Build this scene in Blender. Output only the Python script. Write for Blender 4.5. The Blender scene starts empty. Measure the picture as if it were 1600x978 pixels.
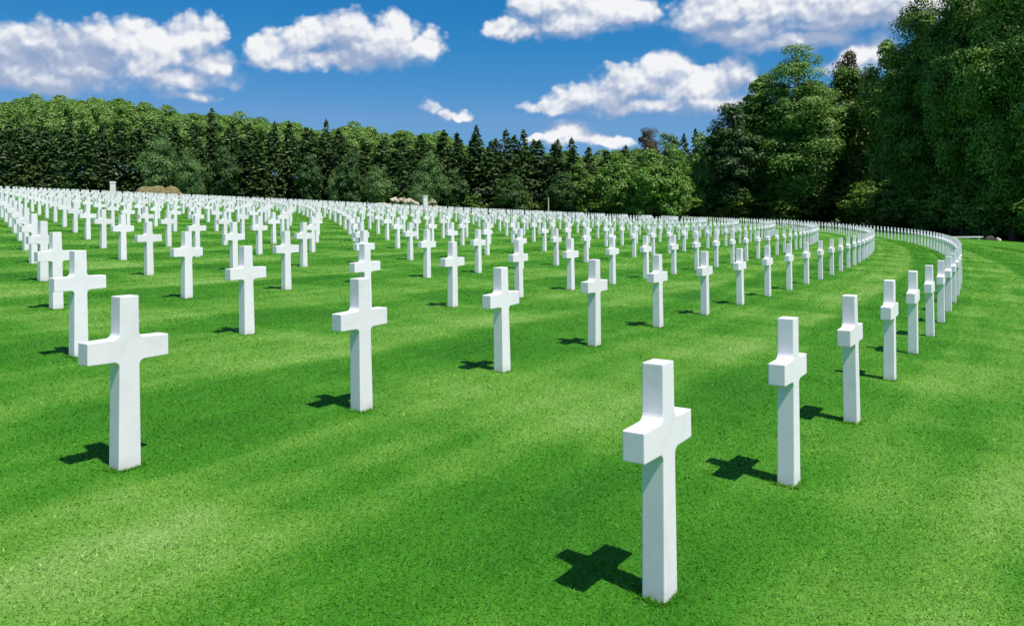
import bpy, bmesh, math
import numpy as np
from mathutils import Vector

U = 1.05                      # height of one cross in metres; the survey below is in cross heights
F = 1286.0; HC = 1.5757       # focal length of the 1600-wide photograph in pixels, eye height
RHO = math.radians(0.65)
CX, CY, R0, SP, DR1 = -207.391, 143.227, 250.6155, 1.9523, 3.1562
TH0, TH1 = 2.16273, 2.16444
Q = (3.17187, 5.78369, -6.15348, -0.71480)
NROW, YEND = 30, 132.0
NEAR = {(0,0):(0.614,3.522),(0,1):(1.66,4.991),(0,2):(2.673,6.518),(0,3):(3.786,8.288),(0,4):(4.854,10.0),(1,0):(-2.278,4.81),
        (1,1):(-1.161,6.268),(1,2):(-0.11,7.936),(1,3):(0.94,9.559),(2,0):(-4.128,7.812),(2,1):(-3.026,9.349)}
BUMP = [(0.614,3.522,-0.055),(1.66,4.991,0.017),(2.673,6.518,-0.006),(3.786,8.288,0.005),(4.854,10.0,0.005),(-2.278,4.81,-0.03),
        (-1.161,6.268,0.03),(-0.11,7.936,-0.023),(0.94,9.559,0.024),(-4.128,7.812,-0.008),(-3.026,9.349,0.02)]
POLY = [(0,1,0.24175),(0,2,1.67207),(0,3,-1.63704),(0,4,0.62967),(0,5,-0.08981),(1,0,-3.0908),(1,1,-0.68364),(1,2,0.37583),
        (1,3,0.00017),(1,4,-0.02785),(2,0,0.52898),(2,1,-0.59276),(2,2,0.17702),(2,3,0.07653),(3,0,-0.12414),(3,1,-0.1034),
        (3,2,0.20739),(4,0,-0.1694),(4,1,-0.14129),(5,0,-0.29227)]
EXPO = 0.15
SUN_EL = math.radians(62.0)
SUN_H = Vector((0.712, -0.702)).normalized()        # horizontal direction towards the sun

rng = np.random.default_rng(7)
col = bpy.context.scene.collection

# ------------------------------------------------------------------ terrain
def soft(v, lo, hi, s):
    v = np.asarray(v, float)
    a = np.where(v < lo, lo - s*(1-np.exp(-np.clip(lo-v, 0, None)/s)), v)
    return np.where(a > hi, hi + s*(1-np.exp(-np.clip(v-hi, 0, None)/s)), a)

def terr(X, Y):               # in cross heights
    x = soft(X, -50, 56, 8)/60.0; y = soft(Y, -2, 134, 8)/60.0
    z = 0
    for i, j, c in POLY: z = z + c * x**i * y**j
    for bx, by, w in BUMP:
        z = z + w*np.exp(-((np.asarray(X)-bx)**2 + (np.asarray(Y)-by)**2)/(2*1.6**2))
    return z

def ground(x, y): return float(terr(x/U, y/U))*U

def lat(r, i):
    if (r, i) in NEAR:
        x, y = NEAR[(r, i)]
        Rr = R0 if r == 0 else R0-DR1-(r-1)*Q[0]
        th = math.atan2(x-CX, y-CY)
        return x, y, th
    if r == 0:
        Rr = R0; th = TH0 - i*SP/Rr
    else:
        Rr = R0-DR1-(r-1)*Q[0]
        th = TH1-(r-1)*Q[1]/1000+Q[2]*(r-1)**2/1e5 - i*(SP+Q[3]*(r-1)/100)/Rr
    return CX+Rr*math.sin(th), CY+Rr*math.cos(th), th

def bearing(px, Y):           # a point on the ground Y cross heights ahead, on the bearing of photo column px
    x = (px-800.0)/F*Y
    return x*U, Y*U
def height_to(px, py, Y):     # height above ground of something on that bearing reaching up to photo row py
    xr, yr = px-800.0, py-335.0
    z = HC - (xr*math.sin(RHO)+yr*math.cos(RHO))*Y/F
    return (z - float(terr((px-800.0)/F*Y, Y)))*U

# ------------------------------------------------------------------ helpers
def link(name, me, mat=None, parent=None):
    o = bpy.data.objects.new(name, me); col.objects.link(o)
    if mat is not None and me is not None and len(me.materials) == 0: me.materials.append(mat)
    if parent: o.parent = parent
    return o
def tag(o, label=None, cat=None, group=None, kind=None):
    if label: o['label'] = label
    if cat: o['category'] = cat
    if group: o['group'] = group
    if kind: o['kind'] = kind
    return o
def empty(name, loc, rz=0, s=(1,1,1)):
    o = bpy.data.objects.new(name, None); col.objects.link(o)
    o.location = loc; o.rotation_euler = (0,0,rz); o.scale = s; o.empty_display_size = .3
    return o
def mesh_np(name, V, Fc, smooth=False):
    me = bpy.data.meshes.new(name)
    V = np.ascontiguousarray(V, np.float32); Fc = np.ascontiguousarray(Fc, np.int32)
    n, k = Fc.shape
    me.vertices.add(len(V)); me.vertices.foreach_set('co', V.ravel())
    me.loops.add(n*k); me.loops.foreach_set('vertex_index', Fc.ravel())
    me.polygons.add(n); me.polygons.foreach_set('loop_start', np.arange(0, n*k, k, dtype=np.int32))
    me.polygons.foreach_set('loop_total', np.full(n, k, np.int32))
    me.polygons.foreach_set('use_smooth', np.full(n, smooth, bool))
    me.update(calc_edges=True); me.validate()
    return me
class N:                      # node tree builder
    def __init__(s, tree): s.t = tree; s.t.nodes.clear()
    def add(s, typ, **kw):
        n = s.t.nodes.new(typ)
        ins = kw.pop('ins', {})
        for k, v in kw.items(): setattr(n, k, v)
        for k, v in ins.items():
            sk = n.inputs[k]
            if isinstance(v, bpy.types.NodeSocket): s.t.links.new(v, sk)
            else: sk.default_value = v
        return n
    def math(s, op, a, b=0.0, c=0.0, clamp=False):
        n = s.add('ShaderNodeMath', operation=op, use_clamp=clamp)
        for k, v in enumerate((a, b, c)):
            if isinstance(v, bpy.types.NodeSocket): s.t.links.new(v, n.inputs[k])
            else: n.inputs[k].default_value = v
        return n.outputs[0]
    def vec(s, op, a, b=None, scale=None):
        n = s.add('ShaderNodeVectorMath', operation=op)
        for k, v in enumerate((a, b)):
            if v is None: continue
            if isinstance(v, bpy.types.NodeSocket): s.t.links.new(v, n.inputs[k])
            else: n.inputs[k].default_value = v
        if scale is not None:
            if isinstance(scale, bpy.types.NodeSocket): s.t.links.new(scale, n.inputs['Scale'])
            else: n.inputs['Scale'].default_value = scale
        return n
    def noise(s, vec, scale, detail=3, rough=.55, dist=0.0, dim='3D'):
        n = s.add('ShaderNodeTexNoise', noise_dimensions=dim)
        if vec is not None: s.t.links.new(vec, n.inputs['Vector'])
        n.inputs['Scale'].default_value = scale; n.inputs['Detail'].default_value = detail
        n.inputs['Roughness'].default_value = rough; n.inputs['Distortion'].default_value = dist
        return n
    def ramp(s, fac, stops, interp='LINEAR'):
        n = s.add('ShaderNodeValToRGB'); n.color_ramp.interpolation = interp
        e = n.color_ramp.elements
        while len(e) < len(stops): e.new(0.5)
        for k, (p, c) in enumerate(stops):
            e[k].position = p; e[k].color = (*c, 1) if len(c) == 3 else c
        s.t.links.new(fac, n.inputs[0]); return n.outputs[0]
    def mix(s, fac, a, b, blend='MIX', clamp=False):
        n = s.add('ShaderNodeMix', data_type='RGBA', blend_type=blend, clamp_result=clamp)
        for k, v in ((0, fac), (6, a), (7, b)):
            if isinstance(v, bpy.types.NodeSocket): s.t.links.new(v, n.inputs[k])
            else: n.inputs[k].default_value = v if k == 0 else (*v, 1)
        return n.outputs[2]
    def maprange(s, v, a, b, c, d, smooth=False):
        n = s.add('ShaderNodeMapRange', interpolation_type='SMOOTHSTEP' if smooth else 'LINEAR')
        s.t.links.new(v, n.inputs[0])
        for k, q in zip((1, 2, 3, 4), (a, b, c, d)): n.inputs[k].default_value = q
        return n.outputs[0]
    def link(s, a, b): s.t.links.new(a, b)
def material(name):
    m = bpy.data.materials.new(name); m.use_nodes = True
    return m, N(m.node_tree)
def principled(name, color, rough=.6, spec=.3):
    m, n = material(name)
    p = n.add('ShaderNodeBsdfPrincipled'); p.inputs['Base Color'].default_value = (*color, 1)
    p.inputs['Roughness'].default_value = rough; p.inputs['Specular IOR Level'].default_value = spec
    o = n.add('ShaderNodeOutputMaterial'); n.link(p.outputs[0], o.inputs[0])
    return m, n, p

# ------------------------------------------------------------------ lawn colour shared by turf and blades
def lawn_group():
    g = bpy.data.node_groups.new('lawn_colour', 'ShaderNodeTree')
    g.interface.new_socket('Color', in_out='OUTPUT', socket_type='NodeSocketColor')
    g.interface.new_socket('Light', in_out='OUTPUT', socket_type='NodeSocketFloat')
    n = N(g)
    pos = n.add('ShaderNodeNewGeometry').outputs['Position']
    sep = n.add('ShaderNodeSeparateXYZ', ins={0: pos})
    flat = n.add('ShaderNodeCombineXYZ', ins={0: sep.outputs[0], 1: sep.outputs[1], 2: 0.0}).outputs[0]
    rel = n.vec('SUBTRACT', flat, (CX*U, CY*U, 0)).outputs[0]
    dist = n.vec('LENGTH', rel).outputs['Value']
    warp = n.noise(flat, .33, 3, .6)
    wob = n.math('MULTIPLY_ADD', warp.outputs[0], .36, -.18)
    rho = n.math('MULTIPLY', n.math('SUBTRACT', R0*U, n.math('ADD', dist, wob)), 1.0/(Q[0]*U))     # in row gaps from the outermost row
    s1 = n.math('SINE', n.math('MULTIPLY_ADD', rho, 2*math.pi, -2.83))
    s2 = n.math('SINE', n.math('MULTIPLY_ADD', rho, 4*math.pi, 0.7))
    s3 = n.math('SINE', n.math('MULTIPLY_ADD', rho, 12*math.pi, 0.0))
    q2 = n.math('MINIMUM', n.math('MAXIMUM', n.math('MULTIPLY', s2, 3.5), -1.0), 1.0)       # crisp edges between mower passes
    q1 = n.math('MINIMUM', n.math('MAXIMUM', n.math('MULTIPLY', s1, 3.0), -1.0), 1.0)
    amp = n.maprange(n.noise(flat, .16, 2, .5).outputs[0], .35, .65, .35, 1.0)
    st = n.math('ADD', n.math('MULTIPLY', n.math('ADD', n.math('MULTIPLY', q1, .75), n.math('MULTIPLY', q2, .28)), amp), n.math('MULTIPLY', s3, .14))
    # streaks drawn out along the mowing direction
    ang = n.math('ARCTAN2', n.add('ShaderNodeSeparateXYZ', ins={0: rel}).outputs[0], n.add('ShaderNodeSeparateXYZ', ins={0: rel}).outputs[1])
    al = n.math('MULTIPLY', ang, R0*U)
    sv = n.add('ShaderNodeCombineXYZ', ins={0: n.math('MULTIPLY', al, .35), 1: n.math('MULTIPLY', dist, 1.7), 2: 0.0}).outputs[0]
    s4 = n.math('SINE', n.math('MULTIPLY_ADD', n.math('ADD', al, n.math('MULTIPLY', wob, 1.4)), math.pi/(SP*U), .6))
    q4 = n.math('MINIMUM', n.math('MAXIMUM', n.math('MULTIPLY', s4, 3.5), -1.0), 1.0)
    st = n.math('ADD', st, n.math('MULTIPLY', q4, .30))
    streak = n.noise(sv, .7, 4, .6)
    patch = n.noise(flat, .9, 4, .65)
    v = n.math('ADD', n.math('MULTIPLY', st, .27),
               n.math('ADD', n.math('MULTIPLY_ADD', streak.outputs[0], .9, -.45), n.math('MULTIPLY_ADD', patch.outputs[0], .75, -.375)))
    v = n.math('ADD', v, n.maprange(rho, -1.2, .2, .36, .43), clamp=True)
    c = n.ramp(v, [(0.0, (.027, .146, .006)), (.35, (.048, .202, .010)), (.65, (.112, .280, .032)), (1.0, (.200, .355, .088))])
    fine = n.noise(flat, 55, 4, .75)
    c = n.mix(.55, c, n.ramp(fine.outputs[0], [(.30, (.55, .62, .48)), (.5, (1.0, 1.0, 1.0)), (.66, (1.9, 1.65, 2.1))]), 'MULTIPLY')
    o = n.add('NodeGroupOutput'); n.link(c, o.inputs[0]); n.link(v, o.inputs[1])
    return g
LAWN = lawn_group()

turf, n = material('mown_turf')
g = n.add('ShaderNodeGroup'); g.node_tree = LAWN
pos = n.add('ShaderNodeNewGeometry').outputs['Position']
b1 = n.noise(pos, 60, 3, .7)
bump = n.add('ShaderNodeBump', ins={'Height': b1.outputs[0], 'Strength': .55, 'Distance': .03})
p = n.add('ShaderNodeBsdfPrincipled', ins={'Base Color': g.outputs[0], 'Roughness': .75, 'Specular IOR Level': .15, 'Normal': bump.outputs[0]})
o = n.add('ShaderNodeOutputMaterial'); n.link(p.outputs[0], o.inputs[0])

blade_mat, n = material('grass_blade')
g = n.add('ShaderNodeGroup'); g.node_tree = LAWN
geo = n.add('ShaderNodeNewGeometry')
rnd = geo.outputs['Random Per Island']
tint = n.ramp(rnd, [(0, (.62, .74, .5)), (.45, (1.15, 1.15, 1.05)), (.80, (1.55, 1.45, 1.5)), (.94, (2.2, 1.85, 2.2)), (1, (3.2, 2.4, 3.4))])
c = n.mix(1.0, g.outputs[0], tint, 'MULTIPLY')
nrm = n.vec('NORMALIZE', n.vec('ADD', n.vec('SCALE', geo.outputs['Normal'], scale=.45).outputs[0], (0, 0, 1)).outputs[0]).outputs[0]
d = n.add('ShaderNodeBsdfDiffuse', ins={'Color': c, 'Normal': nrm}); tr = n.add('ShaderNodeBsdfTranslucent', ins={'Color': c})
gl = n.add('ShaderNodeBsdfGlossy', ins={'Color': (.9, 1, .9, 1), 'Roughness': .45})
m1 = n.add('ShaderNodeMixShader', ins={0: .33, 1: d.outputs[0], 2: tr.outputs[0]})
m2 = n.add('ShaderNodeMixShader', ins={0: .015, 1: m1.outputs[0], 2: gl.outputs[0]})
o = n.add('ShaderNodeOutputMaterial'); n.link(m2.outputs[0], o.inputs[0])

# ------------------------------------------------------------------ ground sheet
def axis(parts):
    out = []
    for a, b, s in parts: out.extend(np.arange(a, b, s))
    out.append(parts[-1][1]); return np.array(out)
gx = axis([(-3000, -400, 260), (-400, -90, 15), (-90, -14, 2), (-14, 14, .5), (14, 90, 2), (90, 400, 15), (400, 3000, 260)])
gy = axis([(-3000, -200, 280), (-200, -10, 10), (-10, 22, .5), (22, 180, 2), (180, 500, 16), (500, 3000, 250)])
GX, GY = np.meshgrid(gx, gy)
GZ = terr(GX/U, GY/U)*U
V = np.stack([GX.ravel(), GY.ravel(), GZ.ravel()], 1)
nx, ny = len(gx), len(gy)
ii = (np.arange(ny-1)[:, None]*nx + np.arange(nx-1)[None]).ravel()
lawn = link('lawn', mesh_np('lawn', V, np.stack([ii, ii+1, ii+1+nx, ii+nx], 1), True), turf)
tag(lawn, 'mown green lawn with lighter and darker curved mowing bands', None, None, 'structure')

floor_mat, n, p = principled('leaf_litter', (.05, .04, .025), .95, .05)
tc = n.add('ShaderNodeNewGeometry').outputs['Position']
n1 = n.noise(tc, .8, 6, .7)
n.link(n.ramp(n1.outputs[0], [(.3, (.022, .018, .012)), (.55, (.055, .042, .026)), (.75, (.045, .060, .020))]), p.inputs['Base Color'])
edge_in = [(-260, 141), (-110, 141), (-60, 142), (0, 142), (25, 141), (40, 139), (52, 131), (58, 118), (60.5, 100), (61, 80), (62, 50), (70, 20), (90, -20), (180, -60)]
pts, nf = [], len(edge_in)
dense = []
for (a, b), (c_, d_) in zip(edge_in, edge_in[1:]):
    m_ = max(2, int(math.hypot(c_-a, d_-b)/1.5))
    for k in range(m_): dense.append((a+(c_-a)*k/m_, b+(d_-b)*k/m_))
cen = np.array([-10.0, 40.0]); VF = []
for a, b in dense:
    q = np.array([a, b]); dr = (q-cen)/np.linalg.norm(q-cen)
    wv = rng.normal(0, .35)
    for st in (0, 1.2, 3, 6, 10, 16, 26, 45, 90):
        e = q+dr*(st + (wv if st == 0 else 0)); VF.append((e[0]*U, e[1]*U, float(terr(e[0], e[1]))*U+.03 if st else float(terr(e[0], e[1]))*U+.006))
nd = len(dense); ii = (np.arange(nd-1)[:, None]*9+np.arange(8)[None]).ravel()
ffl = link('forest_floor', mesh_np('forest_floor', np.array(VF), np.stack([ii, ii+1, ii+10, ii+9], 1), True), floor_mat)
tag(ffl, 'brown leaf litter on the ground under the forest', None, None, 'structure')

# ------------------------------------------------------------------ grass blades over the nearest part of the lawn
nb = 1050000; nw = 330000
rr = 1.5*np.exp(rng.random(nb)*math.log(75/1.5)); aa = np.radians(rng.uniform(-48, 48, nb))
rw = 1.2*np.exp(rng.random(nw)*math.log(60/1.2)); aw = np.radians(rng.uniform(44, 100, nw))*rng.choice([-1, 1], nw)
rr = np.concatenate([rr, rw]); aa = np.concatenate([aa, aw]); nb += nw
bx, by = rr*np.sin(aa), rr*np.cos(aa) - .3
bz = terr(bx/U, by/U)*U - .004
w = rng.uniform(.0016, .0028, nb)*(1+rr/4.2); h = rng.uniform(.006, .0175, nb)*(1+rr/32)
# longer uncut blades hugging the foot of the nearest crosses
ex = []
for r_ in range(5):
    for i_ in range(12):
        cx_, cy_, th_ = lat(r_, i_)
        if cy_ > 17: break
        tx, ty, nx_, ny_ = -math.cos(th_), math.sin(th_), math.sin(th_), math.cos(th_)
        m_ = int(800/max(1, cy_/3.5))
        side = rng.integers(0, 4, m_); q_ = rng.uniform(-1, 1, m_); off_ = np.abs(rng.normal(0, .014, m_))+.002
        a_ = np.where(side < 2, q_*.074, np.where(side == 2, 1, -1)*(.072+off_)); b_ = np.where(side < 2, np.where(side == 0, 1, -1)*(.055+off_), q_*.056)
        ex.append(np.stack([(cx_+a_*tx+b_*nx_)*U, (cy_+a_*ty+b_*ny_)*U], 1))
ex = np.concatenate(ex); ne = len(ex)
bx = np.concatenate([bx, ex[:, 0]]); by = np.concatenate([by, ex[:, 1]]); bz = np.concatenate([bz, terr(ex[:, 0]/U, ex[:, 1]/U)*U-.004])
re_ = np.hypot(ex[:, 0], ex[:, 1])
w = np.concatenate([w, rng.uniform(.0014, .0026, ne)*(1+re_/6)]); h = np.concatenate([h, rng.uniform(.010, .034, ne)]); nb += ne
ta = rng.uniform(0, 2*np.pi, nb)
lean = rng.normal(0, 1.1, (nb, 2))*h[:, None]
base = np.stack([bx, by, bz], 1)
tv = np.stack([np.cos(ta)*w, np.sin(ta)*w, np.zeros(nb)], 1)
tip = base + np.stack([lean[:, 0], lean[:, 1], h], 1)
V = np.stack([base-tv, base+tv, tip], 1).reshape(-1, 3)
grass = link('grass', mesh_np('grass', V, np.arange(nb*3).reshape(-1, 3)), blade_mat)
tag(grass, 'short mown grass blades over the lawn around the first crosses', 'grass', None, 'stuff')

# ------------------------------------------------------------------ marble
marble, n, p = principled('white_marble', (.82, .83, .85), .55, .3)
tc = n.add('ShaderNodeTexCoord').outputs['Object']
oi = n.add('ShaderNodeObjectInfo')
sh = n.vec('ADD', tc, n.vec('SCALE', (37., 91., 53.), scale=oi.outputs['Random']).outputs[0]).outputs[0]
n1 = n.noise(sh, 7, 5, .6, .6); n2 = n.noise(sh, 90, 2, .6); n3 = n.noise(sh, 2.2, 3, .6)
c = n.ramp(n1.outputs[0], [(.30, (.80, .785, .815)), (.50, (.86, .843, .872)), (.75, (.885, .868, .893))])
c = n.mix(n.maprange(n2.outputs[0], .62, .76, 0, .30), c, (.50, .50, .50))
sz = n.add('ShaderNodeSeparateXYZ', ins={0: tc}).outputs[2]
foot = n.math('MULTIPLY', n.maprange(sz, .10, .0, 0, 1, True), n.maprange(n1.outputs[0], .35, .7, 0, .55))
c = n.mix(foot, c, (.42, .44, .30))
stain = n.math('MULTIPLY', n.maprange(n3.outputs[0], .55, .75, 0, .18), oi.outputs['Random'])
c = n.mix(stain, c, (.62, .63, .62))
c = n.vec('SCALE', c, scale=n.maprange(n.math('FRACT', n.math('ADD', n.math('MULTIPLY', oi.outputs['Random'], 7.13), n.add('ShaderNodeNewGeometry').outputs['Random Per Island'])), 0, 1, .92, 1.04)).outputs[0]
n.link(c, p.inputs['Base Color'])
bump = n.add('ShaderNodeBump', ins={'Height': n2.outputs[0], 'Strength': .12, 'Distance': .004})
n.link(bump.outputs[0], p.inputs['Normal'])

def cross_mesh(detail=True):
    """Latin cross seen from the front: tapered shaft, filleted inner corners; the front faces along local -Y."""
    wt, wb, a0, a1, hs, fr = .0575, .0690, .625, .757, .249, .032
    zt, zb = 1.0, -.06
    hw = lambda z: wb+(wt-wb)*max(z, 0)
    right = [(hw(0), zb), (hw(0), 0.0)]
    ns = 4 if detail else 1
    x1 = hw(a0)
    for k in range(ns+1):                      # concave fillet under the arm
        t = k/ns*math.pi/2
        right.append((x1+fr-fr*math.cos(t), a0-fr+fr*math.sin(t)))
    right += [(hs, a0+.003), (hs, a1-.003)]
    x2 = hw(a1)
    for k in range(ns+1):
        t = k/ns*math.pi/2
        right.append((x2+fr-fr*math.sin(t), a1+fr-fr*math.cos(t)))
    right.append((wt, zt))
    out = right + [(-x, z) for x, z in reversed(right)]
    bm = bmesh.new()
    fv = [bm.verts.new((x*U, -(.052-.004*z)*U, z*U)) for x, z in out]
    bv = [bm.verts.new((x*U, (.052-.004*z)*U, z*U)) for x, z in out]
    m = len(out)
    for k in range(m):
        j = (k+1) % m
        bm.faces.new((fv[k], fv[j], bv[j], bv[k]))
    ff = bm.faces.new(list(reversed(fv))); fb = bm.faces.new(bv)
    bmesh.ops.recalc_face_normals(bm, faces=bm.faces)
    if detail:
        edges = [e for e in bm.edges if e.calc_face_angle(0) > .9]
        bmesh.ops.bevel(bm, geom=edges, offset=.0055, segments=2, profile=.6, affect='EDGES')
    bmesh.ops.triangulate(bm, faces=[f for f in bm.faces if len(f.verts) > 4])
    me = bpy.data.meshes.new('grave_cross'); bm.to_mesh(me); bm.free()
    for pl in me.polygons: pl.use_smooth = False
    return me
CROSS = cross_mesh(True); FARCROSS = cross_mesh(False)
CROSS.materials.append(marble)

ORD1 = ['', 'first', 'second', 'third', 'fourth', 'fifth', 'sixth', 'seventh', 'eighth', 'ninth', 'tenth', 'eleventh', 'twelfth', 'thirteenth',
        'fourteenth', 'fifteenth', 'sixteenth', 'seventeenth', 'eighteenth', 'nineteenth']
TENS = {2: ('twenty', 'twentieth'), 3: ('thirty', 'thirtieth'), 4: ('forty', 'fortieth'), 5: ('fifty', 'fiftieth'), 6: ('sixty', 'sixtieth')}
def ordinal(k):
    if k < 20: return ORD1[k]
    t, u = divmod(k, 10)
    return TENS[t][1] if u == 0 else TENS[t][0]+'-'+ORD1[u]
SPECIAL = {
 (0,0): 'largest white marble cross, seen edge-on, with a crisp cross-shaped shadow on the grass',
 (0,1): 'narrow white cross second in the outermost curved row, casting a whole cross-shaped shadow',
 (1,0): 'broad-faced white cross at the near end of the second row, overlapping the cross behind it',
 (1,1): 'white cross with another cross standing directly behind its top, second in the second row',
}
def cross_label(r, k):
    if (r, k) in SPECIAL: return SPECIAL[(r, k)]
    row = 'outermost curved row' if r == 0 else ordinal(r+1)+' curved row inward'
    if k == 0: return 'white marble cross that starts the near end of the '+row
    return 'white cross '+ordinal(k+1)+' from the near end of the '+row

cand = []
for r in range(NROW+1):
    for i in range(160):
        x, y, th = lat(r, i)
        if y > YEND: break
        px = 800+F*x/y
        if px < -140 or px > 1740: continue
        cand.append((F/y, r, i, x, y, th, -25 < px < 1625))
cand.sort(key=lambda t: -t[0])
single = [c for c in cand if c[6]][:300]
sset = {(c[1], c[2]) for c in single}
for k, (hh, r, i, x, y, th, _) in enumerate(single):
    o = link('grave_cross', CROSS)
    o.location = (x*U, y*U, float(terr(x, y))*U)
    tilt = rng.normal(0, .005, 2)
    o.rotation_euler = (tilt[0], tilt[1], math.atan2(math.sin(th), -math.cos(th)))
    tag(o, cross_label(r, i), 'grave cross', 'white marble crosses in curved rows on the lawn')
fv = np.array([v.co[:] for v in FARCROSS.vertices]); ft = []
FARCROSS.calc_loop_triangles()
ftri = np.array([t.vertices[:] for t in FARCROSS.loop_triangles])
VV, FF, off = [], [], 0
for (hh, r, i, x, y, th, _) in cand:
    if (r, i) in sset: continue
    a = math.atan2(math.sin(th), -math.cos(th)); ca, sa = math.cos(a), math.sin(a)
    P = fv @ np.array([[ca, sa, 0], [-sa, ca, 0], [0, 0, 1]]) + np.array([x*U, y*U, float(terr(x, y))*U])
    VV.append(P); FF.append(ftri+off); off += len(P)
far = link('grave_crosses', mesh_np('grave_crosses', np.concatenate(VV), np.concatenate(FF)), marble)
tag(far, 'mass of small white crosses filling the far part of the cemetery lawn', 'grave crosses', None, 'stuff')

# ------------------------------------------------------------------ stone posts, mounds, sunlit-strip slab, stake at the back of the field
def box_bm(bm, x0, x1, y0, y1, z0, z1, top=1.0):
    vs = []
    for z, s in ((z0, 1.0), (z1, top)):
        cx, cy = (x0+x1)/2, (y0+y1)/2
        for x, y in ((x0, y0), (x1, y0), (x1, y1), (x0, y1)):
            vs.append(bm.verts.new((cx+(x-cx)*s, cy+(y-cy)*s, z)))
    for f in ((3, 2, 1, 0), (4, 5, 6, 7), (0, 1, 5, 4), (1, 2, 6, 5), (2, 3, 7, 6), (3, 0, 4, 7)):
        bm.faces.new([vs[k] for k in f])
def bm_obj(name, bm, mat, parent=None, bev=0.0):
    if bev:
        bmesh.ops.bevel(bm, geom=[e for e in bm.edges if e.calc_face_angle(0) > .6], offset=bev, segments=2, affect='EDGES')
    bmesh.ops.recalc_face_normals(bm, faces=bm.faces)
    me = bpy.data.meshes.new(name); bm.to_mesh(me); bm.free()
    return link(name, me, mat, parent)
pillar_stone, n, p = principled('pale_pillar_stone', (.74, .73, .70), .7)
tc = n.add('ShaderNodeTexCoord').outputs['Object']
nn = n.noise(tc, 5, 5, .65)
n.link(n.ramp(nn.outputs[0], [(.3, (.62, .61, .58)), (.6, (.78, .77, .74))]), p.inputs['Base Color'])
def pillar(px, py, Y, wpx, label):
    x, y = bearing(px, Y); z = ground(x, y); hgt = height_to(px, py, Y); w = wpx/F*Y*U/2
    t = empty('stone_pillar', (x, y, z), .35)
    tag(t, label, 'stone pillar', 'white stone pillars at the back of the crosses')
    bm = bmesh.new(); box_bm(bm, -w*.92, w*.92, -w*.92, w*.92, -.1, hgt-.12, .97); bm_obj('shaft', bm, pillar_stone, t, .01)
    bm = bmesh.new(); box_bm(bm, -w*1.04, w*1.04, -w*1.04, w*1.04, hgt-.118, hgt, .94); bm_obj('cap', bm, pillar_stone, t, .015)
    return t
pillar(177, 284, 70, 8.5, 'square white stone pillar rising beside the domed straw-coloured mound')
pillar(664.5, 306, 118, 7.5, 'square white stone pillar rising beside the broken pale rock pile')

straw, n, p = principled('dry_straw', (.40, .33, .17), .9, .1)
tc = n.add('ShaderNodeTexCoord').outputs['Object']
n1 = n.noise(tc, 3.0, 5, .7); n2 = n.noise(tc, 14, 4, .7)
c = n.ramp(n1.outputs[0], [(.30, (.05, .06, .018)), (.45, (.17, .15, .06)), (.60, (.33, .29, .15)), (.78, (.46, .42, .27))])
n.link(n.mix(.5, c, n.ramp(n2.outputs[0], [(.3, (.4, .4, .4)), (.7, (1.3, 1.3, 1.3))]), 'MULTIPLY'), p.inputs['Base Color'])
n.link(n.add('ShaderNodeBump', ins={'Height': n2.outputs[0], 'Strength': 1.0, 'Distance': .12}).outputs[0], p.inputs['Normal'])
rockm, n, p = principled('pale_limestone', (.52, .45, .34), .85, .2)
tc = n.add('ShaderNodeTexCoord').outputs['Object']
n1 = n.noise(tc, 2.2, 5, .65)
n.link(n.ramp(n1.outputs[0], [(.3, (.34, .27, .17)), (.5, (.55, .47, .35)), (.7, (.68, .62, .52))]), p.inputs['Base Color'])
n.link(n.add('ShaderNodeBump', ins={'Height': n1.outputs[0], 'Strength': .8, 'Distance': .1}).outputs[0], p.inputs['Normal'])
def lump(name, rx, ry, rz, mat, parent=None, seed=0, jag=.15, sub=3):
    bm = bmesh.new(); bmesh.ops.create_icosphere(bm, subdivisions=sub, radius=1)
    r = np.random.default_rng(seed); k = r.normal(0, 1, (6, 3))*2.0; ph = r.uniform(0, 6, 6)
    for v in bm.verts:
        s = 1+jag*sum(math.sin(float(np.dot(k[q], v.co))+ph[q]) for q in range(6))/2.2
        v.co = Vector((v.co.x*rx*s, v.co.y*ry*s, max(v.co.z, -.35)*rz*s))
    o = bm_obj(name, bm, mat, parent)
    for pl in o.data.polygons: pl.use_smooth = jag < .3
    return o
def mound(px, py, Y, wpx, label, seed, mat=straw):
    x, y = bearing(px, Y); z = ground(x, y)
    w = wpx/F*Y*U/2; hgt = height_to(px, py, Y)
    m = lump('straw_mound', w, w*.8, hgt, mat, None, seed, .10, 4)
    m.location = (x, y, z); tag(m, label, 'mound', 'dry mounds at the foot of the forest')
mound(240, 291.5, 137, 54, 'low domed straw-coloured mound at the forest foot, nearer the white pillar', 3)
mound(270, 292.5, 139, 32, 'ragged tan mound joined to the larger domed mound at the forest foot', 9)
def rocks(px, py, Y, wpx, label, seed, k):
    x, y = bearing(px, Y); z = ground(x, y); w = wpx/F*Y*U/2; hgt = height_to(px, py, Y)
    t = empty('rock_pile', (x, y, z)); tag(t, label, 'rock pile')
    r = np.random.default_rng(seed)
    bm_ = lump('earth_core', w*.95, w*.6, hgt*.75, straw, t, seed, .16)
    for q in range(k):
        a = r.uniform(-.9, .9)
        ro = lump('rock', w*r.uniform(.10, .2), w*r.uniform(.10, .18), hgt*r.uniform(.12, .26), rockm, t, seed+q+1, .45, 2)
        ro.location = (a*w, r.uniform(-.45, -.1)*w, hgt*(.35+.42*(1-a*a))*r.uniform(.75, 1.1)); ro.rotation_euler = (r.uniform(-.5, .5), r.uniform(-.5, .5), r.uniform(0, 6))
rocks(623, 308, 136, 62, 'broken pile of pale rocks and earth in front of the round pale trees', 5, 12)
rocks(674, 312, 136, 28, 'small heap of pale rocks just behind the white pillar', 21, 6)

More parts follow.
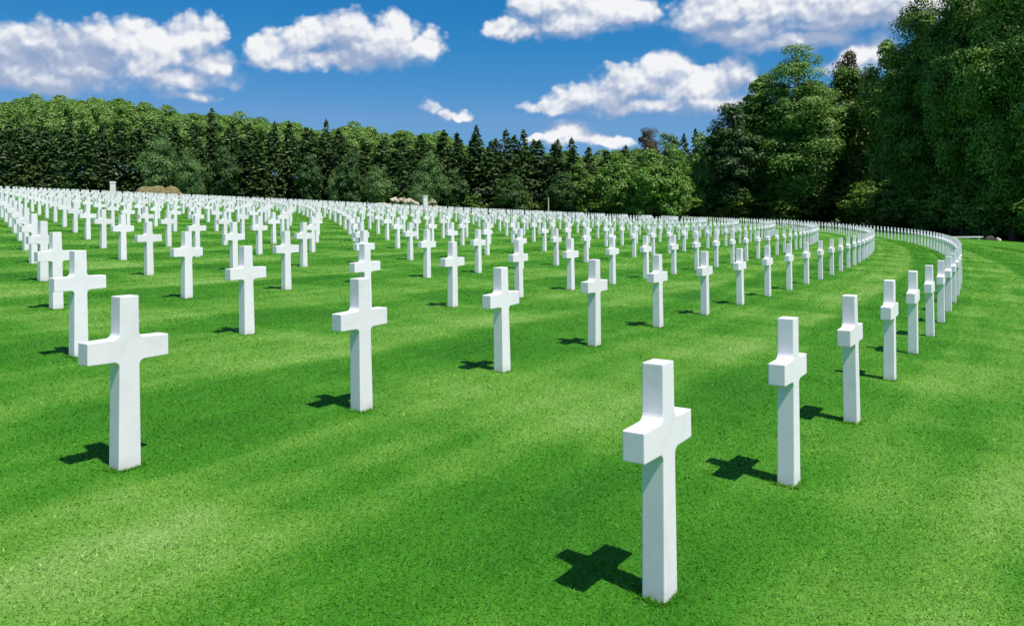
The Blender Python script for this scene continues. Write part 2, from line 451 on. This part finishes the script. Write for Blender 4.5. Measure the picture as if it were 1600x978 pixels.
wood_pale, n, p = principled('pale_weathered_wood', (.42, .40, .33), .8)
x, y = bearing(857, 137); bm = bmesh.new()
hg = height_to(857, 309, 137); box_bm(bm, -.10, .10, -.10, .10, -.1, hg, .8)
o = bm_obj('wooden_stake', bm, wood_pale, None, .01); o.location = (x, y, ground(x, y)); o.rotation_euler = (0, 0, .5)
tag(o, 'thin pale wooden stake standing against the dark conifers', 'stake')

x, y = bearing(1510, 92); z = ground(x, y)  # pale slab put in place of a sunlit strip between tree shadows
t = empty('sunlit_strip', (x, y, z), -.06); tag(t, 'pale slab standing in for a sunlit strip in the shade of the big trees', 'slab')
bm = bmesh.new(); box_bm(bm, -1.75, 1.75, -.30, .30, .14, .27); bm_obj('strip_slab', bm, pillar_stone, t, .02)
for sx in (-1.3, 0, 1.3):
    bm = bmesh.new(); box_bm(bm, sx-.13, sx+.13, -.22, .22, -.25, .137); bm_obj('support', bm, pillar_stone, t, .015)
dark_wood, n, p = principled('dark_boulder', (.05, .05, .045), .8)
for dx, w, hh, mm, lab in ((2.5, .55, .55, dark_wood, 'dark rounded boulder at the end of the pale slab'), (3.6, .25, .34, rockm, 'small pale boulder beyond the dark one by the slab')):
    o = lump('boulder', w, .35, hh, mm, None, 77+int(dx), .2, 3); X2, Y2 = x+dx, y-.1
    o.location = (X2, Y2, ground(X2, Y2)+.02); tag(o, lab, 'boulder')

# ------------------------------------------------------------------ foliage
rng = np.random.default_rng(23)
def leaf_mat(name, c0, c1, c2, trans=.35):
    m, n = material(name)
    oi = n.add('ShaderNodeObjectInfo'); geo = n.add('ShaderNodeNewGeometry')
    nz = n.noise(geo.outputs['Position'], .35, 2, .5)
    f = n.math('ADD', n.math('MULTIPLY', geo.outputs['Random Per Island'], .55),
               n.math('ADD', n.math('MULTIPLY', oi.outputs['Random'], .30), n.math('MULTIPLY_ADD', nz.outputs[0], .6, -.25)))
    c = n.ramp(f, [(.1, c0), (.5, c1), (.95, c2)])
    d = n.add('ShaderNodeBsdfDiffuse', ins={'Color': c}); tr = n.add('ShaderNodeBsdfTranslucent', ins={'Color': n.mix(1, c, (1.1, 1.15, .5), 'MULTIPLY')})
    gl = n.add('ShaderNodeBsdfGlossy', ins={'Color': (1, 1, 1, 1), 'Roughness': .5})
    m1 = n.add('ShaderNodeMixShader', ins={0: trans, 1: d.outputs[0], 2: tr.outputs[0]})
    m2 = n.add('ShaderNodeMixShader', ins={0: .025, 1: m1.outputs[0], 2: gl.outputs[0]})
    o = n.add('ShaderNodeOutputMaterial'); n.link(m2.outputs[0], o.inputs[0])
    return m
M_BEECH = leaf_mat('beech_leaves', (.044, .098, .010), (.100, .200, .022), (.230, .375, .058), .16)
M_BROAD = leaf_mat('broad_leaves', (.085, .190, .026), (.155, .300, .044), (.240, .410, .085), .26)
M_PALE = leaf_mat('pale_leaves', (.085, .175, .050), (.130, .240, .070), (.180, .300, .090), .28)
M_SPRUCE = leaf_mat('spruce_needles', (.022, .054, .015), (.050, .105, .025), (.110, .190, .048), .12)
M_DOME = leaf_mat('canopy_leaves', (.095, .200, .034), (.165, .310, .054), (.235, .390, .088), .28)
M_DARKLEAF = leaf_mat('dark_leaves', (.022, .062, .012), (.046, .112, .022), (.095, .185, .040), .2)  # dark greens, also used to paint shade on one tree of the wood
M_COPPER = leaf_mat('copper_leaves', (.045, .046, .026), (.080, .074, .042), (.125, .115, .062))
bark, n, p = principled('grey_bark', (.09, .075, .06), .9, .1)
tc = n.add('ShaderNodeTexCoord').outputs['Object']
nn = n.noise(n.vec('MULTIPLY', tc, (6, 6, 1.2)).outputs[0], 1, 5, .7)
n.link(n.ramp(nn.outputs[0], [(.3, (.04, .034, .028)), (.7, (.15, .13, .105))]), p.inputs['Base Color'])

def tubes(segs, sides=7):     # segs: (p0, p1, r0, r1) tapered limbs as one mesh
    VV, FF, off = [], [], 0
    for p0, p1, r0, r1 in segs:
        p0, p1 = np.array(p0, float), np.array(p1, float)
        d = p1-p0; L = np.linalg.norm(d); d = d/max(L, 1e-6)
        a = np.cross(d, [0.31, .95, .1]); a /= np.linalg.norm(a); b = np.cross(d, a)
        an = np.arange(sides)*2*np.pi/sides
        ring = np.cos(an)[:, None]*a+np.sin(an)[:, None]*b
        VV += [p0+ring*r0, p1+ring*r1]
        k = np.arange(sides); j = (k+1) % sides
        FF.append(np.stack([off+k, off+j, off+sides+j, off+sides+k], 1)); off += 2*sides
    return np.concatenate(VV), np.concatenate(FF)
def leaves(P, Nn, size, r, aspect=.50):
    """diamond leaf sprays: centres P, preferred normals Nn"""
    k = len(P)
    nrm = Nn + r.normal(0, .34, (k, 3)); nrm /= np.linalg.norm(nrm, axis=1)[:, None]
    t = np.cross(nrm, r.normal(0, 1, (k, 3))); t /= np.linalg.norm(t, axis=1)[:, None]
    b = np.cross(nrm, t)
    s = size*r.uniform(.45, 1.0, k)[:, None]**1.5*1.7
    V = np.stack([P-t*s, P+b*s*aspect, P+t*s, P-b*s*aspect], 1).reshape(-1, 3)
    return V, np.arange(4*k).reshape(-1, 4)
def broadleaf(seed, H, R, low, nleaf, size, clump=.9, lobes=14, flat=.55, gap=.0, lob=(.30, .47), under=1.0):
    r = np.random.default_rng(seed)
    mid = (H+low)/2; hv = (H-low)/2
    L = []
    for k in range(lobes):
        for _ in range(30):
            d = r.normal(0, 1, 3); d /= np.linalg.norm(d)
            q = d*r.uniform(.35, .72)
            prof = 1.0 if q[2] < 0 else math.sqrt(max(0, 1-q[2]**2*.6))
            if q[2] < -.12: prof = under
            c = np.array([q[0]*R*prof, q[1]*R*prof, mid+q[2]*hv])
            if all(np.linalg.norm((c-l[0])/np.array([1, 1, hv/R])) > R*lob[0]*1.35 for l in L): break
        L.append((c, R*r.uniform(*lob)))
    L.append((np.array([0, 0, H-R*.42]), R*.42))
    segs = [((0, 0, -.3), (.1*r.normal(), .1*r.normal(), low+hv*.5), R*.075, R*.052), ((0, 0, low+hv*.45), (0, 0, H-R*.3), R*.052, R*.012)]
    P, Nn = [], []
    tot = sum(l[1]**2 for l in L)
    for c, rad in L:
        z0 = max(low*.5, c[2]-rad*1.6-np.hypot(c[0], c[1])*.5)
        segs.append(((0, 0, z0), tuple(c), R*.028, R*.008))
        nl = int(nleaf*rad**2/tot)
        ncl = max(6, int((rad/clump)**2*6))
        d = r.normal(0, 1, (ncl, 3)); d[:, 2] += .25; d /= np.linalg.norm(d, axis=1)[:, None]
        cc = c + d*rad*r.uniform(.62, 1.16, (ncl, 1))*np.array([1, 1, hv/R*.75+.25])
        for kk in range(0, ncl, max(1, ncl//5)): segs.append((tuple(c), tuple(cc[kk]), R*.009, R*.003))
        wgt = r.uniform(.3, 1.5, ncl); wgt /= wgt.sum()
        idx = r.choice(ncl, nl, p=wgt)
        od = r.normal(0, 1, (nl, 3)); od[:, 2] += .35; od /= np.linalg.norm(od, axis=1)[:, None]
        csz = r.uniform(.55, 1.35, ncl)[idx][:, None]*clump
        o = od*csz*r.uniform(.62, 1.08, (nl, 1))*np.array([1.1, 1.1, flat])
        pp = cc[idx]+o
        pp[:, 2] -= .22*np.hypot(o[:, 0], o[:, 1])+gap*r.random(nl)**3
        P.append(pp); Nn.append(od*.75+d[idx]*.35+np.array([0, 0, .35]))
    P = np.concatenate(P); Nn = np.concatenate(Nn)
    keep = P[:, 2] > .15
    V, Fc = leaves(P[keep], Nn[keep], size, r)
    tv, tf = tubes(segs)
    return mesh_np('crown', V, Fc), mesh_np('trunk', tv, tf, True)
def spruce(seed, H, R, low=.4, dens=1.0):
    r = np.random.default_rng(seed)
    P, Nn, segs = [], [], [((0, 0, -.3), (0, 0, H*.97), H*.014, .02)]
    z = low
    while z < H*.985:
        f = 1-(z-low)/(H-low)
        Lz = R*(f**.66)*.92*(1-.18*f)+.10
        nb_ = int(r.integers(6, 9)*(.6+.4*f)*dens)+2
        for a in r.uniform(0, 2*np.pi, nb_):
            L = Lz*r.uniform(.62, 1.18); droop = .34*f+.06; up = .30*(1-f)
            k = max(3, int(L/.17))
            t = np.sort(r.uniform(.18, 1.04, k)**.8)
            zz = z + up*L*t - droop*L*t**1.6 + r.normal(0, .05, k)
            side = r.normal(0, .16, k)*L*(1.1-t)*.9
            P.append(np.stack([np.cos(a)*L*t-np.sin(a)*side, np.sin(a)*L*t+np.cos(a)*side, zz], 1))
            Nn.append(np.stack([np.full(k, np.cos(a)*.45), np.full(k, np.sin(a)*.45), np.full(k, .75)], 1))
            if L > 1.0: segs.append(((0, 0, z), (np.cos(a)*L*.8, np.sin(a)*L*.8, z+up*L*.8-droop*L*.7), .035, .012))
        z += r.uniform(.30, .52)*(.55+.45*f)
    k = 26; t = r.uniform(0, 1, k)
    P.append(np.stack([r.normal(0, .07, k)*(1.2-t), r.normal(0, .07, k)*(1.2-t), H*(.93+.08*t)], 1)); Nn.append(np.tile([.5, -.4, .6], (k, 1)))
    P, Nn = np.concatenate(P), np.concatenate(Nn)
    V, Fc = leaves(P, Nn, .27, r, .45)
    tv, tf = tubes(segs, 5)
    return mesh_np('crown', V, Fc), mesh_np('trunk', tv, tf, True)

def dome(seed, H, R, nleaf, size, ncl=150):
    """a closed rounded canopy built from many small leafy heads"""
    r = np.random.default_rng(seed)
    cz, hz = H*.60, H*.36
    k = np.arange(ncl)+.5; zc = 1-1.55*k/ncl; ph = k*2.39996+r.uniform(0, .5, ncl)
    d = np.stack([np.sqrt(1-zc**2)*np.cos(ph), np.sqrt(1-zc**2)*np.sin(ph), zc], 1)
    cc = d*np.array([R*.80, R*.80, hz*.84])*r.uniform(.84, 1.14, (ncl, 1))+np.array([0, 0, cz])
    rad = R*r.uniform(.12, .26, ncl)
    idx = r.choice(ncl, nleaf, p=rad**2/np.sum(rad**2))
    o = r.normal(0, 1, (nleaf, 3)); o += d[idx]*.8; o[:, 2] += .25; o /= np.linalg.norm(o, axis=1)[:, None]
    P = cc[idx]+o*rad[idx][:, None]*r.uniform(.80, 1.06, (nleaf, 1))
    P += r.normal(0, .10, P.shape)
    V, Fc = leaves(P, o*.95+np.array([0, 0, .25]), size, r)
    segs = [((0, 0, -.3), (0, 0, cz), R*.07, R*.045)]+[((0, 0, cz*.75), tuple(c), R*.02, R*.006) for c in cc[::4]]
    tv, tf = tubes(segs)
    return mesh_np('crown', V, Fc), mesh_np('trunk', tv, tf, True)
DOME = [dome(601+k, 20, 6.2, 42000, .19) for k in range(4)]
BEECH = [broadleaf(101+k, 32, 8.2, .8, 110000, .175, 1.9, 36, .36, 2.4, (.15, .27), .76) for k in range(3)]
BROAD = [broadleaf(201+k, 20, 5.6, 1.0, 42000, .20, 1.3, 22, .45, 1.0, (.20, .36)) for k in range(4)]
LOWBR = [broadleaf(301+k, 12, 4.2, .3, 16000, .22, .9, 13, .62, .6) for k in range(2)]
PALE = [broadleaf(401+k, 9, 3.3, .5, 14000, .14, .8, 12, .9, .3) for k in range(2)]
SPRUCE = [spruce(501+k, 14.5, 2.7+.22*k) for k in range(5)]
BASEH = {'dome': 20, 'beech': 32, 'broad': 20, 'lowbr': 12, 'pale': 9, 'spruce': 14.5}
MESH = {'dome': DOME, 'beech': BEECH, 'broad': BROAD, 'lowbr': LOWBR, 'pale': PALE, 'spruce': SPRUCE}
BASER = {'dome': 6.2*1.05, 'beech': 8.2*1.15, 'broad': 5.6*1.15, 'lowbr': 4.2*1.15, 'pale': 3.3*1.15, 'spruce': 2.9}
NAME = {'dome': 'broadleaf_tree', 'beech': 'beech_tree', 'broad': 'broadleaf_tree', 'lowbr': 'broadleaf_tree', 'pale': 'pale_tree', 'spruce': 'spruce_tree'}
tick = [0]
def tree(kind, px, top, Y, wpx, label, group, mat, base=None):
    """a tree on bearing px, Y cross heights away, reaching photo row top, crown wpx wide in the photo"""
    x, y = bearing(px, Y); z = ground(x, y)
    hgt = height_to(px, top, Y)
    sz = hgt/BASEH[kind]
    sx = sz if wpx is None else (wpx/F*Y*U/2)/BASER[kind]
    tick[0] += 1
    me = MESH[kind][tick[0] % len(MESH[kind])]
    t = empty(NAME[kind], (x, y, z-.05), rng.uniform(0, 6.28), (sx, sx, sz))
    tag(t, label, 'tree', group)
    for nm, m_, mt in (('crown', me[0], mat), ('trunk', me[1], bark)):
        o = bpy.data.objects.new(nm, m_); col.objects.link(o); o.parent = t
        if len(m_.materials) == 0: m_.materials.append(mt)
        if m_.materials[0] != mt:
            o.material_slots[0].link = 'OBJECT'; o.material_slots[0].material = mt
    return t
GF = 'forest trees behind the crosses'
ip = lambda x, t: float(np.interp(x, [a for a, _ in t], [b for _, b in t]))
STOP = [(-80, 204), (0, 199), (100, 199), (200, 199), (300, 194), (400, 201), (500, 206), (560, 222), (640, 222), (700, 214), (760, 211), (850, 218), (900, 224), (960, 238)]
# front row of spruces
px = -70.0
while px < 968:
    tp = ip(px, STOP)+rng.normal(4, 11)
    tree('spruce', px, tp, rng.uniform(147, 158), (rng.uniform(46, 64) if px < 560 else rng.uniform(54, 78)), 'dark green spruce in the front row of the far forest, among spruces like it', GF, M_SPRUCE)
    px += rng.uniform(20, 29)
px = -80.0                    # second row fills the gaps
while px < 1010:
    tp = ip(px, STOP)+rng.normal(-2, 6)
    tree('spruce', px, tp, rng.uniform(160, 170), rng.uniform(54, 76), 'dark spruce top showing between the front spruces of the far forest', GF, M_SPRUCE)
    px += rng.uniform(24, 34)
for px, tp, lab in ((511, 187, 'tallest dark spruce of the middle forest, its pointed twin tip above the leafy trees'),
                    (742, 208, 'pointed dark spruce peak standing highest in the central conifer stand'),
                    (1088, 203, 'lone pointed spruce tip between the bushy green trees and the sky gap'),
                    (1070, 211, 'small spruce tip beside the lone pointed spruce above the bushy trees')):
    tree('spruce', px, tp, 156 if px < 1000 else 162, 46, lab, GF, M_SPRUCE)
# leafy trees rising behind the spruces
BTOP = [(-80, 160), (0, 158), (50, 149), (110, 151), (170, 147), (210, 150), (260, 165), (300, 164), (350, 174), (400, 178), (440, 182), (480, 196), (560, 197), (620, 203), (690, 211), (760, 224), (900, 236), (1000, 226)]
px = -90.0
while px < 760:
    tree('dome', px, ip(px, BTOP)+rng.normal(2, 4), rng.uniform(178, 190), rng.uniform(88, 130), 'light green leafy tree rising behind the dark spruces, like its neighbours', GF, M_DOME)
    px += rng.uniform(30, 46)
for px, tp in ((815, 236), (880, 236), (940, 236), (985, 228)):
    tree('dome', px, tp, 182, 100, 'light green leafy tree low behind the central spruces', GF, M_DOME)
for px, tp, w in ((352, 232, 56), (484, 246, 46), (548, 236, 52), (705, 268, 58), (800, 274, 56), (880, 274, 60)):
    tree('lowbr', px, tp, rng.uniform(145, 149), w, 'mid green leafy tree growing among the dark spruces of the forest edge', GF, M_DARKLEAF)
# pale round trees in front of the spruces
tree('pale', 248, 214, 142, 70, 'pale grey-green rounded tree in front of the spruces, behind the domed mound', GF, M_PALE)
tree('pale', 297, 236, 142, 48, 'smaller pale grey-green tree beside the rounded one behind the mound', GF, M_PALE)
tree('pale', 592, 262, 141, 56, 'low pale green tree just behind the broken rock pile', GF, M_PALE)
tree('spruce', 632, 244, 142, 44, 'short dark conifer between the two pale trees behind the rock pile', GF, M_SPRUCE)
tree('pale', 671, 243, 142, 66, 'pale green rounded tree behind the white pillar and rocks', GF, M_PALE)
tree('pale', 522, 268, 146, 34, 'small fresh green tree at the foot of the tall twin spruce', GF, M_PALE)
tree('pale', 655, 288, 139, 40, 'low green bush-like tree at the foot of the pale rounded tree', GF, M_PALE)
# fresh green trees right of the conifers
for px, tp, Y, w, lab in ((905, 258, 150, 70, 'mid green leafy tree standing low in front of the last conifers'),
                          (968, 246, 148, 80, 'fresh green bushy tree where the conifers end'),
                          (1018, 240, 145, 84, 'fresh green bushy tree below the brownish crown'),
                          (1054, 237, 144, 72, 'bright green bushy tree below the lone spruce tip'),
                          (1098, 216, 150, 56, 'green leafy tree leaning against the dark wood at the sky gap')):
    tree('lowbr', px, tp, Y, w, lab, GF, M_BROAD if px > 950 else M_BEECH)
tree('broad', 1013, 211, 172, 72, 'dull brownish-purple crown peeping over the fresh green trees', GF, M_COPPER)
tree('broad', 1048, 213, 176, 84, 'dull olive crown behind the fresh green trees beside the brownish one', GF, M_PALE)
# tall dark wood along the right side of the lawn
GW = 'tall trees of the dark wood beside the lawn'
for px, tp, Y, w, lab, mt, kd in (
    (1146, 174, 148, 132, 'leafy tree with shade painted into its leaves, starting the tall wood beside the sky gap', M_DARKLEAF, 'broad'),  # dark leaf colour stands in for the black shade here
    (1194, 126, 152, 160, 'dark-topped tree behind the shoulder of the bright leafy tree', M_BEECH, 'broad'),
    (1250, 95, 147, 200, 'bright leafy tree with a rounded dome, lit down to the ground', M_DOME, 'beech'),
    (1326, 92, 156, 120, 'copper-brown crown showing between the bright dome and the tallest trees', M_COPPER, 'broad'),
    (1318, 122, 150, 150, 'thin-leaved green tree with sky glinting through, under the copper crown', M_BEECH, 'broad'),
    (1436, 14, 117, 172, 'tall dark beech forming the edge of the highest wood', M_BEECH, 'beech'),
    (1506, -70, 108, 190, 'tallest dark beech with sunlit hanging sprays above the pale slab', M_BEECH, 'beech'),
    (1582, -80, 98, 210, 'huge dark beech at the edge of the wood, behind the lit lawn corner', M_BEECH, 'beech'),
    (1668, -60, 92, 220, 'dark beech mostly cut off by the picture edge', M_BEECH, 'beech')):
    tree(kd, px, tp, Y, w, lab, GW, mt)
# the wood goes on towards the sun beyond the frame and shades its own foot
for px, tp, Y, w in ((1562, 30, 116, 190), (1616, 40, 108, 200), (1703, 60, 98, 220)):
    tree('beech', px, tp, Y, w, 'dark beech standing deeper in the wood behind the first beeches', GW, M_BEECH)
for px, tp, Y, w in ((1360, 286, 134, 100), (1400, 282, 126, 110), (1440, 280, 118, 110), (1485, 278, 111, 120), (1530, 276, 105, 130), (1580, 272, 99, 130), (1640, 268, 93, 150)):
    tree('lowbr', px, tp, Y, w, 'low dark leafy growth hiding the trunks at the edge of the wood', GW, M_BEECH)
for px, tp, Y, w in ((1390, 70, 138, 120), (1450, 40, 134, 140), (1520, 10, 126, 160), (1600, 10, 118, 170), (1690, 0, 110, 190), (1340, 200, 158, 110), (1270, 200, 160, 110), (1200, 220, 160, 110)):
    tree('broad', px, tp, Y, w, 'dark tree filling the depth of the wood behind the tall beeches', GW, M_BEECH)
for px, tp, Y, w in ((1120, 262, 154, 110), (1180, 255, 158, 130), (1250, 250, 160, 130), (1320, 250, 158, 130), (1370, 250, 148, 130), (1430, 318, 128, 130), (1490, 318, 120, 140), (1560, 318, 112, 150), (1640, 318, 106, 160),
                     (-40, 262, 168, 120), (60, 262, 168, 120), (160, 262, 168, 120), (250, 264, 168, 120), (340, 268, 168, 120), (430, 274, 168, 120), (520, 280, 168, 120), (580, 290, 164, 110),
                     (640, 300, 152, 90), (720, 300, 152, 90), (800, 300, 152, 90), (880, 300, 152, 90), (960, 300, 150, 100), (1040, 300, 148, 110)):
    tree('lowbr', px, tp, Y, w, 'low dark thicket closing the gap between the trunks of the tall wood' if px > 1100 else 'low dark leafy growth between the trunks of the far conifers',
         GW if px > 1100 else GF, M_BEECH)
for px, tp, Y, w in ((1140, 284, 148, 84), (1192, 288, 150, 90), (1236, 292, 146, 84), (1262, 290, 149, 84), (1290, 286, 150, 96), (1340, 286, 146, 100), (1400, 290, 138, 120), (1465, 285, 128, 130), (1535, 285, 120, 140), (1610, 280, 112, 150), (1690, 270, 104, 150)):
    tree('lowbr', px, tp, Y, w, 'low dark undergrowth tree at the shaded foot of the tall wood', GW, M_BEECH)

# ------------------------------------------------------------------ sky with clouds
W = bpy.data.worlds.new('World'); bpy.context.scene.world = W; W.use_nodes = True
STR = 0.10
def sky_dir(px, py):
    xr, yr = px-800.0, py-335.0
    u = (xr*math.cos(RHO)-yr*math.sin(RHO))/F; v = -(xr*math.sin(RHO)+yr*math.cos(RHO))/F
    return math.atan2(u, 1), math.atan2(v, math.hypot(u, 1))
PUFFS = [  # bearing, height, half-width, half-height, all in pixels of the photograph
 (10,72,50,28),(55,60,60,32),(95,75,60,34),(30,105,120,28),(120,100,100,40),(165,62,46,30),(200,72,52,38),(225,108,75,38),(262,82,50,34),(298,62,44,34),(326,52,30,24),(318,96,46,28),(280,122,90,20),(60,128,130,20),(300,150,46,9),
 (418,80,34,26),(470,70,50,30),(495,55,40,26),(545,50,50,30),(580,72,95,32),(620,48,36,26),(660,72,38,26),(520,94,125,16),(440,98,60,12),
 (785,42,34,14),(845,14,46,22),(900,26,110,26),(815,54,40,11),(960,18,65,26),(860,2,60,18),(880,44,110,14),
 (1095,34,48,22),(1150,12,90,36),(1230,14,170,40),(1340,12,150,32),(1165,52,110,20),(1250,66,110,15),(1450,10,120,34),(1300,40,150,14),
 (1040,108,56,30),(1000,130,74,28),(935,150,74,22),(870,168,50,11),(1080,140,110,36),(1150,114,32,28),(1120,165,85,18),(1010,166,120,15),
 (1345,82,42,26),(1375,75,36,24),(1330,100,40,18),
 (880,206,40,18),(905,218,64,12),(955,222,34,10),(856,214,34,9),
 (676,166,18,14),(694,182,15,8),(720,184,16,7),(1290,100,20,8),
 (-120,60,120,60),(1750,150,120,40),(1900,60,140,50),(-300,150,160,30),
]
def cloud_group():
    g = bpy.data.node_groups.new('cloud_field', 'ShaderNodeTree')
    g.interface.new_socket('P', in_out='INPUT', socket_type='NodeSocketVector')
    g.interface.new_socket('Field', in_out='OUTPUT', socket_type='NodeSocketFloat')
    n = N(g)
    gi = n.add('NodeGroupInput'); P = gi.outputs[0]
    acc = None
    for (px, py, rx, ry) in PUFFS:
        a, e = sky_dir(px, py)
        ca = math.cos(a)**2
        d = n.vec('MULTIPLY', n.vec('SUBTRACT', P, (a, e, 0)).outputs[0], (F/rx/ca*.9 if ca > .2 else F/rx, F/ry*.9, 0)).outputs[0]
        q = n.vec('LENGTH', d).outputs['Value']
        v = n.math('SUBTRACT', 1.0, q)
        if rx < 28: v = n.math('MINIMUM', n.math('MULTIPLY', v, .62), .34)
        acc = v if acc is None else n.math('SMOOTH_MAX', acc, v, .35)
    o = n.add('NodeGroupOutput'); n.link(acc, o.inputs[0])
    return g
CG = cloud_group()
n = N(W.node_tree)
dirv = n.add('ShaderNodeTexCoord').outputs['Generated']
sp = n.add('ShaderNodeSeparateXYZ', ins={0: dirv})
az = n.math('ARCTAN2', sp.outputs[0], sp.outputs[1])
el = n.math('ARCSINE', sp.outputs[2])
P0 = n.add('ShaderNodeCombineXYZ', ins={0: az, 1: el, 2: 0.0}).outputs[0]
w1 = n.noise(P0, 15, 5, .6); w2 = n.noise(P0, 48, 4, .5)
wv = n.vec('SCALE', n.vec('SUBTRACT', w1.outputs['Color'], (.5, .5, .5)).outputs[0], scale=.030).outputs[0]
wv2 = n.vec('SCALE', n.vec('SUBTRACT', w2.outputs['Color'], (.5, .5, .5)).outputs[0], scale=.016).outputs[0]
P1 = n.vec('ADD', n.vec('ADD', P0, wv).outputs[0], wv2).outputs[0]
g1 = n.add('ShaderNodeGroup'); g1.node_tree = CG; n.link(P1, g1.inputs[0])
P2 = n.vec('ADD', P1, (.004, .020, 0)).outputs[0]
g2 = n.add('ShaderNodeGroup'); g2.node_tree = CG; n.link(P2, g2.inputs[0])
PS = n.vec('MULTIPLY', n.vec('ADD', P0, n.vec('SCALE', wv2, scale=.55).outputs[0]).outputs[0], (1, 1.15, 1)).outputs[0]
def billow(vec):
    acc = None
    for sc_, wt_ in ((26, .50), (58, .32), (125, .18)):
        v_ = n.add('ShaderNodeTexVoronoi', voronoi_dimensions='2D', feature='SMOOTH_F1')
        n.link(vec, v_.inputs['Vector']); v_.inputs['Scale'].default_value = sc_; v_.inputs['Smoothness'].default_value = .35
        t_ = n.math('MULTIPLY', n.math('SUBTRACT', .62, v_.outputs['Distance']), wt_*1.5)
        acc = t_ if acc is None else n.math('ADD', acc, t_)
    nz_ = n.noise(vec, 22, 6, .55, .3)
    return n.math('ADD', n.math('MULTIPLY', acc, .75), n.math('MULTIPLY', nz_.outputs[0], .55))
det = billow(PS)
det2 = billow(n.vec('ADD', PS, (.0035, .0085, 0)).outputs[0])
# unseen cloud added away from the view to raise the neutral ambient light
wide = n.noise(dirv, 2.2, 6, .6)
wide = n.math('MULTIPLY', n.maprange(wide.outputs[0], .52, .66, 0, 1, True), n.maprange(n.math('ADD', n.math('ABSOLUTE', az), n.math('MULTIPLY', el, 1.4)), 1.05, 1.35, 0, 1, True))
grad = n.math('SUBTRACT', g1.outputs[0], g2.outputs[0])
fld = n.math('ADD', g1.outputs[0], n.math('MULTIPLY_ADD', det, .66, -.25))
edge = n.maprange(grad, -.30, .35, 1.0, .42)
alpha = n.math('DIVIDE', n.math('ADD', fld, .03), edge, clamp=True)
alpha = n.math('MULTIPLY', n.math('MULTIPLY', alpha, alpha), n.math('SUBTRACT', 3.0, n.math('MULTIPLY', alpha, 2.0)))
lit = n.math('ADD', n.math('MULTIPLY', grad, .80), n.math('MULTIPLY', n.math('SUBTRACT', det, det2), 1.3))
big = n.noise(PS, 10, 4, .55)
for px, py, rx, ry, wt in ((70,90,150,62,-.42),(275,95,95,50,.26),(60,150,200,22,-.4),(1320,58,260,30,-.45),(1150,30,60,24,.2),(1345,84,46,30,.45),(545,90,150,20,-.22),(560,50,90,26,-.16),
                           (880,60,130,18,-.25),(1100,178,150,14,-.35),(680,176,40,24,-.1),(1130,45,90,14,-.15)):
    a, e = sky_dir(px, py)
    q = n.vec('LENGTH', n.vec('MULTIPLY', n.vec('SUBTRACT', P1, (a, e, 0)).outputs[0], (F/rx, F/ry, 0)).outputs[0]).outputs['Value']
    lit = n.math('ADD', lit, n.math('MULTIPLY', n.math('MAXIMUM', n.math('SUBTRACT', 1.0, q), 0.0), wt*1.3))
lit = n.math('ADD', n.math('ADD', lit, n.math('MULTIPLY_ADD', big.outputs[0], 1.7, -.85)), .40, clamp=True)
EX = 2.0**EXPO
cc = n.ramp(lit, [(0.0, (.36, .44, .62)), (.35, (.50, .56, .71)), (.65, (.70, .745, .83)), (1.0, (.93, .935, .95))])
cc = n.vec('SCALE', cc, scale=1.0/STR/EX).outputs[0]
alpha = n.math('MAXIMUM', alpha, wide)
sky = n.add('ShaderNodeTexSky', sky_type='NISHITA', sun_disc=False, sun_elevation=SUN_EL, sun_rotation=math.atan2(SUN_H.x, SUN_H.y),
            altitude=300, air_density=1.0, dust_density=.3, ozone_density=3.0)
s3 = n.add('ShaderNodeSeparateColor', ins={0: sky.outputs[0]})
ch = []
for k, (tint, ex, gain) in enumerate(((.48, 2.4, 6.55), (.95, .75, .46), (1.15, .58, .60))):      # deep slide-film blue
    v = n.math('MULTIPLY', n.math('POWER', n.math('MULTIPLY', s3.outputs[k], .12), 1.25), tint*1.32)
    ch.append(n.math('MULTIPLY', n.math('MINIMUM', n.math('POWER', v, ex), (.150, .36, .65)[k]/gain), gain/STR/EX))
sc = n.add('ShaderNodeCombineColor', ins={0: ch[0], 1: ch[1], 2: ch[2]}).outputs[0]
final = n.mix(n.math('MULTIPLY', alpha, .97), sc, cc)
bg = n.add('ShaderNodeBackground', ins={'Color': final, 'Strength': STR})
o = n.add('ShaderNodeOutputWorld'); n.link(bg.outputs[0], o.inputs[0])
W.cycles.sampling_method = 'MANUAL'; W.cycles.sample_map_resolution = 512

ld = bpy.data.lights.new('sun', 'SUN'); ld.energy = 5.0; ld.angle = math.radians(.5); ld.color = (1.0, .92, .845)
so = bpy.data.objects.new('sun', ld); col.objects.link(so)
d = Vector((SUN_H.x*math.cos(SUN_EL), SUN_H.y*math.cos(SUN_EL), math.sin(SUN_EL)))
so.rotation_euler = d.to_track_quat('Z', 'Y').to_euler(); so.location = d*300

# ------------------------------------------------------------------ camera
cd = bpy.data.cameras.new('camera'); cam = bpy.data.objects.new('camera', cd); col.objects.link(cam)
cd.sensor_width = 36; cd.lens = F/1600*36; cd.shift_y = -(489-335)/1600
cd.clip_end = 10000; cd.clip_start = .05
cam.location = (0, 0, HC*U)
from mathutils import Matrix
cam.rotation_mode = 'QUATERNION'
cam.rotation_quaternion = (Matrix.Rotation(math.radians(90), 4, 'X') @ Matrix.Rotation(-RHO, 4, 'Z')).to_quaternion()
S = bpy.context.scene; S.camera = cam
S.view_settings.view_transform = 'Standard'; S.view_settings.look = 'None'; S.view_settings.gamma = 1; S.view_settings.exposure = EXPO
S.view_settings.use_curve_mapping = False
S.cycles.max_bounces = 6; S.cycles.diffuse_bounces = 3; S.cycles.glossy_bounces = 2; S.cycles.transmission_bounces = 3
S.cycles.use_adaptive_sampling = True; S.cycles.adaptive_threshold = .015
